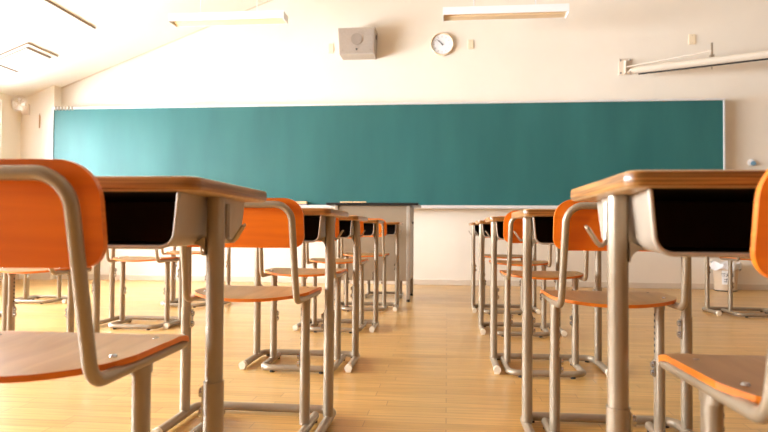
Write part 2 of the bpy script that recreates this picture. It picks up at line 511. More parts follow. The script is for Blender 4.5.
# ceiling air vent with two dark slots
vent = thing('ceiling_air_unit', 'square white air unit with dark side slots set into the sloping ceiling', 'ceiling vent', (-4.545, 6.19, ceil_z(-4.545)))
def sl(x0, x1, y0, y1, t, mi=0, mb=None):
    za, zb = SLOPE * x0, SLOPE * x1
    (mb).add([(x0, y0, za - t), (x1, y0, zb - t), (x1, y1, zb - t), (x0, y1, za - t), (x0, y0, za), (x1, y0, zb), (x1, y1, zb), (x0, y1, za)],
             [(0, 3, 2, 1), (4, 5, 6, 7), (0, 1, 5, 4), (1, 2, 6, 5), (2, 3, 7, 6), (3, 0, 4, 7)])
m = MB(); sl(-0.236, 0.236, -0.246, 0.246, 0.012, mb=m); m.build('vent_frame', M['ceiling'], vent)
m = MB(); sl(-0.178, 0.178, -0.186, 0.186, 0.018, mb=m); m.build('vent_panel', M['ceiling'], vent)
for s in (-1, 1):
    m = MB(); xa, xb = sorted((s * 0.180, s * 0.204)); sl(xa, xb, -0.195, 0.195, 0.017, mb=m)
    m.build('air_slot', M['groove'], vent)
    m = MB(); ya, yb = sorted((s * 0.188, s * 0.197)); sl(-0.178, 0.178, ya, yb, 0.0165, mb=m)
    m.build('panel_joint', M['joint'], vent)
m = MB(); sl(0.236, 0.245, -0.246, 0.246, 0.010, mb=m); sl(-0.236, 0.236, 0.246, 0.254, 0.010, mb=m); sl(-0.236, 0.236, -0.254, -0.246, 0.010, mb=m)
m.build('frame_joint', M['joint'], vent)

# ------------------------------------------------------------------ chalkboard
bd = thing('chalkboard', 'long green chalkboard across the front wall with pale metal edge', 'chalkboard', (-0.88, 7.2, 0.90))
x0, x1, h = -3.87, 3.86, 1.164
m = MB(); m.box(x0, x1, -0.15, 0, 0.0, h); m.build('writing_surface', M['board'], bd)
m = MB(); m.bbox(x0 - 0.012, x1 + 0.02, -0.17, 0, h, h + 0.022, 0.003)
m.build('frame_rail', M['alu'], bd)
for s, (a, b) in ((-1, (x0 - 0.012, x0)), (1, (x1, x1 + 0.02))):
    m = MB(); m.bbox(a, b, -0.162, 0, -0.02, h, 0.003); m.build('frame_side', M['alu'], bd)
m = MB(); m.bbox(x0 - 0.012, x1 + 0.02, -0.225, 0, -0.022, 0.0, 0.003); m.bbox(x0 - 0.012, x1 + 0.02, -0.225, -0.219, 0, 0.012, 0.002)
m.build('chalk_tray', M['alu'], bd)
for k in range(6):
    xx = x0 + 0.03 + k * 0.042
    m = MB(); m.bbox(xx, xx + 0.016, -0.182, -0.165, h - 0.016, h + 0.03, 0.002); m.build('rail_clip', M['hook'], bd)

# erasers on the tray
ER = [(-1.731, 'pale wood backed eraser at the far end of the tray, smaller of its pair'),
      (-1.648, 'pale wood backed eraser resting beside the smaller one, left of the teacher desk'),
      (-1.148, 'pale wood backed eraser above the teacher desk, nearer the windows'),
      (-0.992, 'pale wood backed eraser above the middle of the teacher desk top')]
for (x, lab), wd in zip(ER, (0.070, 0.088, 0.140, 0.152)):
    e = thing('board_eraser', lab, 'eraser', (x, 7.0135, 0.901), 0, 'erasers on the chalk tray')
    m = MB(); m.bbox(-wd / 2, wd / 2, -0.024, 0.024, 0, 0.022, 0.003); m.build('felt_pad', M['felt'], e)
    m = MB(); m.bbox(-wd / 2, wd / 2, -0.026, 0.026, 0.022, 0.052, 0.004); m.build('wooden_back', M['pale_wood'], e)

# ------------------------------------------------------------------ school desk
T = 0.70
def make_desk():
    root = thing('school_desk', 'x', 'desk')
    # top with rounded corners and eased edges
    prof = [(0.006, 0.678), (0.0015, 0.6805), (0.0, 0.685), (0.0, 0.694), (0.0015, 0.6985), (0.006, 0.70)]
    m = MB(); rings = []
    for ins, z in prof:
        rings.append([(x, y, z) for x, y in rrect(-0.283 + ins, 0.283 - ins, -0.16 + ins, 0.208 - ins, 0.022 - ins, 7)])
    n = len(rings[0])
    vs = [p for q in rings for p in q]
    fs = [(i * n + k, i * n + (k + 1) % n, (i + 1) * n + (k + 1) % n, (i + 1) * n + k) for i in range(len(rings) - 1) for k in range(n)]
    m.add(vs, fs, 0, True); m.add(rings[0], [tuple(reversed(range(n)))]); m.add(rings[-1], [tuple(range(n))])
    m.build('tabletop', M['top'], root)
    # open book box: U section of sheet steel, back wall, rolled front rim
    def U(wt, wb, zt, zb, r, seg=6):
        p = [(-wt, zt)]
        for k in range(seg + 1):
            a = PI + PI / 2 * k / seg
            p.append((-wb + r + r * math.cos(a), zb + r + r * math.sin(a)))
        for k in range(seg + 1):
            a = 1.5 * PI + PI / 2 * k / seg
            p.append((wb - r + r * math.cos(a), zb + r + r * math.sin(a)))
        p.append((wt, zt))
        return p
    SECT = [(-0.150, 0.022), (-0.10, 0.0135), (-0.028, 0.002), (0.0, 0.0), (0.195, 0.0)]
    outs = [[(x, y, z) for x, z in U(0.2365 + d * .8, 0.2295 + d * .9, 0.678, 0.597, 0.024)] for y, d in SECT]
    inns = [[(x, min(y, 0.193), z) for x, z in U(0.2345 + d * .8, 0.2275 + d * .9, 0.678, 0.599, 0.022)] for y, d in SECT]
    n = len(outs[0]); m = MB()
    grid = [(j * n + i, j * n + i + 1, (j + 1) * n + i + 1, (j + 1) * n + i) for j in range(len(SECT) - 1) for i in range(n - 1)]
    m.add([p for q in outs for p in q], grid, 0, True)
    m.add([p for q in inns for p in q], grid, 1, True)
    m.add(outs[0] + inns[0], [(i, i + 1, n + i + 1, n + i) for i in range(n - 1)], 0)
    m.add(outs[-1], [tuple(range(n))], 0)
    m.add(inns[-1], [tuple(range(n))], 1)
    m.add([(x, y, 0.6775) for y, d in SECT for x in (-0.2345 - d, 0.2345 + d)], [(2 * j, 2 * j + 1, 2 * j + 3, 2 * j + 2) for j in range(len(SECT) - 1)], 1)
    m.tube([(x, -0.150, z) for x, z in U(0.2533, 0.2483, 0.676, 0.598, 0.023)], 0.0030, 8)
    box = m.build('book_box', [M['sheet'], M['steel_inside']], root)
    for s in (-1, 1):
        # upper leg, with its wider lower sleeve and clamp bolts
        m = MB(); m.prism(oval(s * 0.252, 0, 0.0145, 0.0158), 0.34, 0.678)
        leg = m.build('leg', M['steel'], root)
        m = MB(); m.prism(oval(s * 0.252, 0, 0.0165, 0.0180), 0.03, 0.372)
        m.tube([(s * 0.252 + 0.0162 * math.cos(a), 0.0177 * math.sin(a), 0.372) for a in [2 * PI * k / 18 for k in range(18)]], 0.0012, 6, True)
        sv = m.build('leg_sleeve', M['steel'], leg)
        m = MB()
        for z in (0.352, 0.318):
            m.cyl((s * (0.252 - 0.0158), 0.004, z), 0.0085, -s * 0.009, 'x', 12)
        m.box(*sorted((s * 0.2368, s * 0.2338)), -0.008, 0.016, 0.305, 0.365)
        m.build('clamp_bolt', M['chrome'], leg)
        # weld gusset running from the leg into the underside of the box
        m = MB(); g = []
        for k in range(7):
            t_ = PI / 2 * k / 6
            g.append((0.2385 - 0.018 * (1 - math.cos(t_)), 0.581 + 0.018 * math.sin(t_)))
        pts = [(s * x, z) for x, z in g] + [(s * 0.2205, 0.602), (s * 0.2385, 0.612)]
        nn = len(pts)
        m.add([(x, -0.014, z) for x, z in pts] + [(x, 0.014, z) for x, z in pts],
              [(i, (i + 1) % nn, nn + (i + 1) % nn, nn + i) for i in range(nn)] + [tuple(range(nn)), tuple(reversed(range(nn, 2 * nn)))])
        m.build('gusset', M['steel'], root)
        # tapered side plate beyond the leg that carries the bag hook
        m = MB(); pl = [(0.0, 0.678), (0.088, 0.678), (0.054, 0.608), (0.0, 0.608)]
        xs = sorted((s * 0.2505, s * 0.2545))
        m.add([(xs[0], y, z) for y, z in pl] + [(xs[1], y, z) for y, z in pl],
              [(i, (i + 1) % 4, 4 + (i + 1) % 4, 4 + i) for i in range(4)] + [(0, 1, 2, 3), (7, 6, 5, 4)])
        m.build('side_plate', M['sheet'], root)
        hk = fillet([(s * 0.2585, 0.034, 0.668), (s * 0.2585, 0.034, 0.604), (s * 0.270, 0.034, 0.604), (s * 0.286, 0.034, 0.629)], [0.011, 0.010])
        m = MB(); m.tube(hk, 0.0029, 8)
        hk2 = fillet([(s * 0.2585, 0.042, 0.668), (s * 0.2585, 0.042, 0.604), (s * 0.270, 0.042, 0.604), (s * 0.286, 0.042, 0.629)], [0.011, 0.010])
        m.tube(hk2, 0.0029, 8)
        m.tube([hk[-1], hk[-1] + Vector((s * 0.003, 0.004, 0.003)), hk2[-1]], 0.0029, 8)
        m.build('bag_hook', M['hook'], root)
    path = fillet([(-0.252, -0.20, 0.0195), (-0.252, 0.105, 0.0195), (0.252, 0.105, 0.0195), (0.252, -0.20, 0.0195)], 0.045, 8)
    m = MB(); m.tube(path, 0.0145, 14)
    base = m.build('base_frame', M['steel'], root)
    for s in (-1, 1):
        m = MB(); m.cyl((s * 0.252, -0.217, 0.0195), 0.0165, 0.024, 'y', 16); m.bbox(s * 0.252 - 0.012, s * 0.252 + 0.012, -0.214, -0.196, 0.0, 0.012, 0.002)
        m.build('end_cap', M['cream'], base)
        m = MB(); m.cyl((s * 0.225, 0.105, 0.0), 0.011, 0.010, 'z', 14)
        m.build('rubber_foot', M['black_rubber'], base)
    return root

# ------------------------------------------------------------------ school chair
def back_y(z):
    return -0.218 + 0.17 * (0.699 - z)
def make_chair():
    root = thing('school_chair', 'x', 'chair')
    ZR = 0.4235
    yb_ = -0.165
    top = (0.1575, back_y(0.699), 0.699)
    pts = [(0.163, 0.135, ZR), (0.163, yb_, ZR), top, (-top[0], top[1], top[2]), (-0.163, yb_, ZR), (-0.163, 0.135, ZR)]
    pts = fillet(pts, [0.034, 0.046, 0.046, 0.034], 8)
    m = MB(); m.tube(pts, 0.0098, 14)
    m.tube([(-0.163, 0.118, ZR - 0.002), (0.163, 0.118, ZR - 0.002)], 0.0085, 10)
    m.build('tube_frame', M['steel'], root)
    # backrest: curved plywood board in front of the tube, rounded corners, slight wrap
    W, z0, z1 = 0.187, 0.577, 0.7175
    rt, rb, th = 0.052, 0.034, 0.010
    xs = [-W + 2 * W * k / 40 for k in range(41)]
    xs = sorted(set([round(W * math.sin(PI / 2 * (x / W)), 5) for x in xs]))
    def lim(x):
        d = W - abs(x)
        zt = z1 - (rt - math.sqrt(max(0, rt * rt - (rt - d) ** 2)) if d < rt else 0)
        zb = z0 + (rb - math.sqrt(max(0, rb * rb - (rb - d) ** 2)) if d < rb else 0)
        return zb, zt
    NV = 6
    def P(x, t, face):
        zb, zt = lim(x)
        z = zb + (zt - zb) * t
        y = back_y(z) + 0.0115 + 0.20 * x * x + (th if face else 0)
        return (x, y, z)
    m = MB(); nx = len(xs)
    for face in (0, 1):
        vs = [P(x, k / NV, face) for x in xs for k in range(NV + 1)]
        m.add(vs, [(i * (NV + 1) + k, (i + 1) * (NV + 1) + k, (i + 1) * (NV + 1) + k + 1, i * (NV + 1) + k + 1) for i in range(nx - 1) for k in range(NV)], 0, True)
    loop = [(x, 0.0) for x in xs] + [(W, k / NV) for k in range(1, NV + 1)] + [(x, 1.0) for x in reversed(xs[:-1])] + [(-W, k / NV) for k in range(NV - 1, 0, -1)]
    nl = len(loop)
    m.add([P(x, t, 0) for x, t in loop] + [P(x, t, 1) for x, t in loop], [(i, (i + 1) % nl, nl + (i + 1) % nl, nl + i) for i in range(nl)], 1)
    m.build('backrest', [M['orange'], M['orange_rim']], root)
    # seat: dished plywood with a bowed rear edge
    NX, NY, sw = 24, 14, 0.177
    def Q(u, v, face):
        x = sw * math.sin(PI / 2 * u)
        a = abs(x) / sw
        yf = 0.146 - 0.018 * max(0, (a - 0.86) / 0.14) ** 2
        yr = -0.168 + 0.070 * a ** 2.2 + 0.03 * max(0, (a - 0.85) / 0.15) ** 2
        y = yr + (yf - yr) * v
        dish = -0.009 * (1 - a * a) * math.exp(-((y + 0.03) / 0.09) ** 2) - 0.007 * max(0, (v - 0.8) / 0.2) ** 2
        dish -= 0.013 * max(0, 1 - v / 0.45) ** 1.5 * (1 - a * a)
        return (x, y, 0.4435 + dish - (0.0 if face else 0.0095))
    m = MB()
    us = [-1 + 2 * k / NX for k in range(NX + 1)]; vv = [k / NY for k in range(NY + 1)]
    for face in (1, 0):
        m.add([Q(u, v, face) for u in us for v in vv], [(i * (NY + 1) + k, (i + 1) * (NY + 1) + k, (i + 1) * (NY + 1) + k + 1, i * (NY + 1) + k + 1) for i in range(NX) for k in range(NY)], 0 if face else 1, True)
    loop = [(u, 0) for u in us] + [(1, v) for v in vv[1:]] + [(u, 1) for u in reversed(us[:-1])] + [(-1, v) for v in reversed(vv[1:-1])]
    nl = len(loop)
    m.add([Q(u, v, 0) for u, v in loop] + [Q(u, v, 1) for u, v in loop], [(i, (i + 1) % nl, nl + (i + 1) % nl, nl + i) for i in range(nl)], 1)
    m.build('seat', [M['seat'], M['orange_rim']], root)
    for s in (-1, 1):
        for y in (0.073, -0.070):
            m = MB(); m.cyl((s * 0.142, y, 0.4402), 0.0062, 0.0028, 'z', 12, r2=0.0045)
            m.build('screw', M['chrome'], root)
    for s in (-1, 1):
        lx = s * 0.152
        m = MB(); m.prism(oval(lx, 0, 0.0138, 0.0165), 0.225, 0.417)
        m.prism(oval(lx, 0, 0.0145, 0.0235), 0.400, 0.4185)
        leg = m.build('leg', M['steel'], root)
        m = MB(); m.prism(oval(lx, 0, 0.0158, 0.019), 0.028, 0.252)
        m.tube([(lx + 0.0156 * math.cos(a), 0.0188 * math.sin(a), 0.252) for a in [2 * PI * k / 18 for k in range(18)]], 0.0012, 6, True)
        m.build('leg_sleeve', M['steel'], leg)
        m = MB()
        for k in range(7):
            m.cyl((lx - s * 0.0132, 0, 0.275 + 0.018 * k), 0.0048, -s * 0.0012, 'x', 10)
        m.build('adjustment_holes', M['dark'], leg)
        m = MB()
        for z in (0.236, 0.212):
            m.cyl((lx - s * 0.0150, 0.0, z), 0.0085, -s * 0.009, 'x', 12)
        m.box(*sorted((lx - s * 0.0150, lx - s * 0.0178)), -0.010, 0.010, 0.20, 0.248)
        m.build('clamp_bolt', M['chrome'], leg)
    path = fillet([(-0.160, 0.122, 0.0185), (-0.160, -0.165, 0.0185), (0.160, -0.165, 0.0185), (0.160, 0.122, 0.0185)], 0.05, 8)
    m = MB(); m.tube(path, 0.0138, 14)
    base = m.build('base_frame', M['steel'], root)
    for s in (-1, 1):
        m = MB(); m.cyl((s * 0.11, -0.165, 0), 0.011, 0.010, 'z', 14); m.build('rubber_foot', M['black_rubber'], base)
        m = MB(); m.cyl((s * 0.160, 0.108, 0), 0.010, 0.010, 'z', 14); m.build('rubber_foot', M['black_rubber'], base)
    return root

desk0, chair0 = make_desk(), make_chair()
def narrow(o, dx=0.012):      # pull the two sides of the desk in a little
    for ch in o.children:
        for v in ch.data.vertices:
            if abs(v.co.x) > 0.05: v.co.x -= math.copysign(dx, v.co.x)
        narrow(ch, dx)
narrow(desk0)
used = {'d': False, 'c': False}
def place(kind, x, y, label, group, rz=0.0):
    src = desk0 if kind == 'd' else chair0
    if used[kind]: o = copy_tree(src)
    else: o = src; used[kind] = True
    o.location = (x, y, 0); o.rotation_euler = (0, 0, math.radians(rz))
    if kind == 'd': o.scale = (1, 1, 1.008 if y < 1.2 else 0.992)
    tag(o, label, 'desk' if kind == 'd' else 'chair', group)
    return o

GDL, GCL = 'desks in the row left of the aisle', 'chairs in the row left of the aisle'
GDR, GCR = 'desks in the row right of the aisle', 'chairs in the row right of the aisle'
# left of the aisle, nearest first
place('d', -0.627, 1.010, 'largest wood-topped desk left of the aisle, half behind the big orange backrest', GDL)
place('d', -0.618, 1.985, 'second nearest desk left of the aisle, just past the second orange chair', GDL)
place('d', -0.670, 2.930, 'third desk from the camera left of the aisle, in front of the teacher desk', GDL)
place('d', -0.696, 4.010, 'fourth desk from the camera left of the aisle', GDL)
place('d', -0.638, 5.000, 'last desk left of the aisle, closest to the black-topped teacher desk', GDL)
place('c', -0.634, 0.945, 'biggest orange chair cut off by the left picture edge, pale seat showing', GCL, 1.2)
place('c', -0.588, 1.900, 'second nearest orange chair left of the aisle, framed behind the big desk', GCL)
place('c', -0.655, 2.855, 'third orange chair from the camera left of the aisle', GCL)
place('c', -0.690, 3.920, 'fourth orange chair from the camera left of the aisle', GCL)
place('c', -0.645, 4.915, 'last orange chair left of the aisle, near the teacher desk', GCL)
# right of the aisle
place('d', 0.489, 0.938, 'largest wood-topped desk right of the aisle with wide black box opening', GDR)
place('d', 0.493, 1.995, 'second nearest desk right of the aisle, overlapped by an orange backrest', GDR)
place('d', 0.463, 2.985, 'third desk from the camera right of the aisle', GDR)
place('d', 0.460, 4.020, 'fourth desk from the camera right of the aisle', GDR)
place('d', 0.452, 5.020, 'last desk right of the aisle, nearest the chalkboard', GDR)
place('c', 0.511, 0.892, 'nearest chair right of the aisle, brown seat cut off by the right picture edge', GCR, 1.5)
place('c', 0.478, 1.925, 'second nearest orange chair right of the aisle, seen past the big desk hook', GCR)
place('c', 0.430, 2.900, 'third orange chair from the camera right of the aisle', GCR)
place('c', 0.447, 3.930, 'fourth orange chair from the camera right of the aisle', GCR)
place('c', 0.435, 4.915, 'last chair right of the aisle, thin seat line nearest the chalkboard', GCR)
# rows towards the windows
GDW, GCW = 'desks in the rows beside the windows', 'chairs in the rows beside the windows'
place('d', -1.965, 2.920, 'desk near the windows, legs seen under the big orange backrest', GDW)
place('c', -1.935, 2.800, 'chair near the windows, seat rail showing just below the big orange backrest', GCW)
place('d', -1.990, 3.960, 'desk near the windows whose legs stand under the big desk box', GDW)
place('c', -1.950, 3.860, 'chair near the windows with curved seat framed under the big desk box', GCW)
place('d', -2.070, 5.080, 'farther window side desk, one foot visible beside the big desk leg', GDW)
place('c', -2.115, 4.960, 'farther window side chair, thin orange seat line just right of the big desk box', GCW)
place('d', -3.330, 4.000, 'desk at the far window side, single leg at the left picture edge', GDW)
place('d', -3.400, 5.080, 'desk deepest on the window side, mostly behind the big orange backrest', GDW)
place('c', -3.430, 4.980, 'chair deepest on the window side, legs and bowed base on the bright floor', GCW)
# row towards the corridor
place('d', 2.283, 5.130, 'desk standing alone at far right in front of the waste bin', 'desks in the corridor side row')
place('c', 2.325, 5.030, 'chair at far right whose leg crosses the waste bin label', 'chairs in the corridor side row')
# behind the teacher desk
place('c', -0.585, 5.86, 'chair behind the teacher desk, only its legs visible below the panel', None, 180)

# ------------------------------------------------------------------ teacher desk
td = thing('teacher_desk', 'grey teacher desk with a thin black top below the chalkboard', 'desk', (-0.66, 5.73, 0))
m = MB(); m.bbox(-0.41, 0.41, -0.31, 0.31, 0.848, 0.87, 0.004); m.build('desktop', M['desk_black'], td)
m = MB(); m.bbox(-0.305, 0.305, -0.262, -0.244, 0.18, 0.846, 0.002); m.build('front_panel', M['desk_grey'], td)
for s in (-1, 1):
    m = MB(); m.bbox(*sorted((s * 0.318, s * 0.334)), -0.236, 0.25, 0.18, 0.846, 0.002); m.build('side_panel', M['desk_grey'], td)
    for y in (-0.262, 0.262):
        m = MB(); m.bbox(s * 0.323 - 0.016, s * 0.323 + 0.016, y - 0.016, y + 0.016, 0.02, 0.847, 0.004)
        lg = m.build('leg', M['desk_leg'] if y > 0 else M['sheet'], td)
        m = MB(); m.cyl((s * 0.323, y, 0), 0.015, 0.03, 'z', 14); m.build('leg_foot', M['black_rubber'], lg)
m = MB(); m.cyl((0.334, 0.12, 0.70), 0.012, 0.014, 'x', 14); m.build('lock', M['dark'], td)
m = MB(); m.bbox(-0.31, 0.31, 0.0, 0.246, 0.74, 0.846, 0.003); m.build('drawer', M['desk_grey'], td)

# ------------------------------------------------------------------ wall fittings
sp = thing('wall_speaker', 'boxy beige loudspeaker mounted high on the front wall', 'speaker', (-1.035, 7.2, 2.635))
m = MB()   # case, slightly narrower at the bottom
vs = [(-0.198, -0.235, 0), (0.198, -0.235, 0), (0.198, 0, 0), (-0.198, 0, 0), (-0.215, -0.250, 0.30), (0.215, -0.250, 0.30), (0.215, 0, 0.30), (-0.215, 0, 0.30)]
m.add(vs, [(0, 3, 2, 1), (4, 5, 6, 7), (0, 1, 5, 4), (1, 2, 6, 5), (2, 3, 7, 6), (3, 0, 4, 7)]); m.build('case', M['speaker'], sp)
def fy(z): return -0.235 - 0.015 * z / 0.30
m = MB()
vs = []
for dy in (-0.006, 0.001):
    for x, z in ((-0.188, 0.012), (0.188, 0.012), (0.203, 0.288), (-0.203, 0.288)): vs.append((x, fy(z) + dy, z))
m.add(vs, [(0, 1, 2, 3), (4, 7, 6, 5), (0, 4, 5, 1), (1, 5, 6, 2), (2, 6, 7, 3), (3, 7, 4, 0)]); m.build('grille', M['speaker_grille'], sp)
m = MB(); m.cyl((0.0, fy(0.17) - 0.002, 0.17), 0.066, -0.010, 'y', 32); m.build('cone', M['speaker_cone'], sp)
for x, z in ((0.0, 0.055), (-0.16, 0.045), (0.16, 0.045)):
    m = MB(); m.cyl((x, fy(z) - 0.005, z), 0.011 if x == 0 else 0.007, -0.006, 'y', 14); m.build('screw', M['dark'] if x == 0 else M['speaker_cone'], sp)
m = MB(); m.bbox(0.207, 0.219, -0.16, -0.13, 0.19, 0.24, 0.002); m.build('hinge', M['dark'], sp)

ck = thing('wall_clock', 'round white wall clock with slim pale wood rim', 'clock', (-0.066, 7.2, 2.79))
m = MB(); n = 40
for (ra, ya), (rb_, yb2) in zip([(0.118, 0), (0.134, 0), (0.134, -0.036), (0.126, -0.044), (0.121, -0.036)], [(0.134, 0), (0.134, -0.036), (0.126, -0.044), (0.121, -0.036), (0.118, 0)]):
    A = [(ra * math.cos(2 * PI * k / n), ya, ra * math.sin(2 * PI * k / n)) for k in range(n)]
    B = [(rb_ * math.cos(2 * PI * k / n), yb2, rb_ * math.sin(2 * PI * k / n)) for k in range(n)]
    m.add(A + B, [(k, (k + 1) % n, n + (k + 1) % n, n + k) for k in range(n)], 0, True)
m.build('rim', M['clock_rim'], ck)
m = MB(); m.cyl((0, -0.020, 0), 0.121, 0.018, 'y', 40); m.build('face', M['clock_face'], ck)
for k in range(12):
    a = math.radians(90 - 30 * k)
    m = MB(); L_, wd = (0.020, 0.005)
    c, s_ = math.cos(a), math.sin(a)
    p = []
    for yy in (-0.0215, -0.0195):
        for r_, t in ((0.100, -wd), (0.100 - L_, -wd), (0.100 - L_, wd), (0.100, wd)):
            p.append((r_ * c - t * s_, yy, r_ * s_ + t * c))
    m.add(p, [(0, 1, 2, 3), (7, 6, 5, 4), (0, 4, 5, 1), (1, 5, 6, 2), (2, 6, 7, 3), (3, 7, 4, 0)])
    m.build('hour_mark', M['clock_grey'], ck)
for nm, deg, L_, wd, yy in (('hour_hand', 132, 0.062, 0.006, -0.024), ('minute_hand', 138, 0.096, 0.0025, -0.027)):
    a = math.radians(deg); c, s_ = math.cos(a), math.sin(a); p = []
    for y2 in (yy, yy + 0.002):
        for r_, t in ((-0.014, -wd), (L_, -wd * 0.6), (L_, wd * 0.6), (-0.014, wd)):
            p.append((r_ * c - t * s_, y2, r_ * s_ + t * c))
    m = MB(); m.add(p, [(0, 1, 2, 3), (7, 6, 5, 4), (0, 4, 5, 1), (1, 5, 6, 2), (2, 6, 7, 3), (3, 7, 4, 0)])
    m.build(nm, M['clock_ink'], ck)
m = MB(); m.cyl((0, -0.030, 0), 0.007, 0.012, 'y', 14); m.build('hand_pin', M['clock_ink'], ck)

for x, z, wd, hh, lab in ((-1.375, 2.775, 0.058, 0.115, 'small cream cover plate beside the loudspeaker'),
                          (0.265, 2.785, 0.062, 0.110, 'small cream cover plate beside the round clock'),
                          (2.717, 2.785, 0.072, 0.115, 'small cream cover plate above the projection screen')):
    e = thing('cover_plate', lab, 'cover plate', (x, 7.2, z), 0, 'cover plates high on the front wall')
    m = MB(); m.bbox(-wd / 2, wd / 2, -0.010, 0, -hh / 2, hh / 2, 0.003); m.build('plate', M['plate'], e)
    for sz in (-1, 1):
        m = MB(); m.cyl((0, -0.010, sz * hh * 0.36), 0.004, -0.0015, 'y', 10); m.build('screw', M['hook'], e)

hk = thing('wall_hook', 'small white wall knob with a blue button right of the chalkboard', 'wall hook', (3.335, 7.2, 1.397))
m = MB(); m.cyl((0, -0.012, 0.004), 0.030, 0.012, 'y', 24); m.cyl((-0.004, -0.03, 0.008), 0.014, 0.02, 'y', 18, r2=0.022); m.build('boss', M['paper'], hk)
m = MB(); m.cyl((0.004, -0.042, -0.006), 0.018, 0.014, 'y', 20, r2=0.020); m.build('button', M['blue'], hk)
hk.scale = (1.3, 1.3, 1.3)

# swing-out projection screen with its wall bracket and stay bar
sc = thing('projection_screen', 'rolled projection screen angled out from the wall above the chalkboard', 'projection screen', (1.995, 7.2, 2.49))
m = MB(); m.bbox(-0.072, 0.072, -0.012, 0, -0.095, 0.095, 0.003)
m.bbox(-0.020, -0.006, -0.07, -0.012, -0.085, 0.06, 0.002); m.bbox(0.006, 0.04, -0.20, -0.012, -0.085, -0.070, 0.002)
br = m.build('wall_bracket', M['trim'], sc)
for x in (-0.055, 0.05):
    for z in (-0.072, 0.072):
        m = MB(); m.cyl((x, -0.012, z), 0.010, -0.007, 'y', 12); m.build('bolt', M['chrome'], br)
P0 = Vector((0.02, -0.205, -0.095)); D = Vector((1.147, -0.545, 0.0)).normalized()
def along(t, dz=0.0, side=0.0):
    return P0 + D * t + Vector((0, 0, dz)) + Vector((D.y, -D.x, 0)) * side
m = MB(); m.tube([along(0.03), along(2.6)], 0.042, 20); m.tube([along(-0.01), along(0.03)], 0.030, 16)
m.build('roller_case', M['screen_tube'], sc)
m = MB(); a, b = along(0.06, -0.040), along(2.58, -0.040)
nrm = Vector((-D.y, D.x, 0)) * 0.013
m.add([a - nrm, b - nrm, b + nrm, a + nrm, a - nrm + Vector((0, 0, -.011)), b - nrm + Vector((0, 0, -.011)), b + nrm + Vector((0, 0, -.011)), a + nrm + Vector((0, 0, -.011))],
      [(0, 1, 2, 3), (7, 6, 5, 4), (0, 4, 5, 1), (1, 5, 6, 2), (2, 6, 7, 3), (3, 7, 4, 0)])
m.build('weight_bar', M['screen_bar'], sc)
m = MB(); m.tube([Vector((0.0, -0.06, -0.015)), along(0.77, 0.105)], 0.009, 10); m.build('stay_bar', M['trim'], sc)
m = MB(); q = along(0.77)
m.bbox(q.x - 0.008, q.x + 0.008, q.y - 0.012, q.y + 0.012, q.z + 0.055, q.z + 0.19, 0.002); m.bbox(q.x - 0.02, q.x + 0.02, q.y - 0.02, q.y + 0.02, q.z + 0.038, q.z + 0.066, 0.004)
m.tube([q + Vector((0, 0, -0.045)), q + Vector((0, 0, -0.085))], 0.006, 8)
m.build('hanger_clamp', M['hook'], sc)

# pendant board lights
def pendant(x, y, z, label, rz=0.0):
    p = thing('pendant_light', label, 'pendant light', (x, y, z), rz, 'pendant board lights')
    L_ = 0.605
    m = MB()
    m.bbox(-L_, L_, -0.092, -0.086, -0.036, 0.040, 0.002)      # front skirt
    m.bbox(-L_, L_, 0.086, 0.092, -0.038, 0.040, 0.002)        # rear skirt
    m.bbox(-L_, L_, -0.086, 0.086, 0.034, 0.040, 0.002)        # top
    for s in (-1, 1):
        m.bbox(*sorted((s * L_, s * (L_ - 0.008))), -0.086, 0.086, -0.046, 0.034, 0.002)
    m.build('shade', M['lamp_white'], p)
    m = MB(); xs_ = (L_ - 0.010)
    pr = [(-0.0855, -0.034), (-0.03, -0.018), (0.03, -0.018), (0.0855, -0.036), (0.084, 0.032), (-0.084, 0.032)]
    nn = len(pr)
    m.add([(-xs_, yy, zz) for yy, zz in pr] + [(xs_, yy, zz) for yy, zz in pr],
          [(i, (i + 1) % nn, nn + (i + 1) % nn, nn + i) for i in range(nn)] + [tuple(range(nn)), tuple(reversed(range(nn, 2 * nn)))])
    m.build('reflector', M['lamp_bounce'], p)
    m = MB(); m.tube([(-L_ + 0.03, 0, -0.022), (L_ - 0.03, 0, -0.022)], 0.012, 14); m.build('lamp_tube', M['lamp_bounce'], p)
    for s in (-1, 1):
        xx = s * 0.30
        top = ceil_z(x + xx) - z
        m = MB(); m.tube([(xx, 0, 0.038), (xx, 0, top - 0.01)], 0.0055, 8); rod = m.build('hanging_rod', M['lamp_white'], p)
        m = MB(); m.cyl((xx, 0, top - 0.035), 0.028, 0.035, 'z', 16); m.build('ceiling_rose', M['lamp_white'], rod)
pendant(-2.25, 6.15, 2.795, 'white pendant strip light nearest the windows, against the sloping ceiling')
pendant(0.555, 6.15, 2.780, 'white pendant strip light with bounce-tinted tan underside, above and beside the clock')

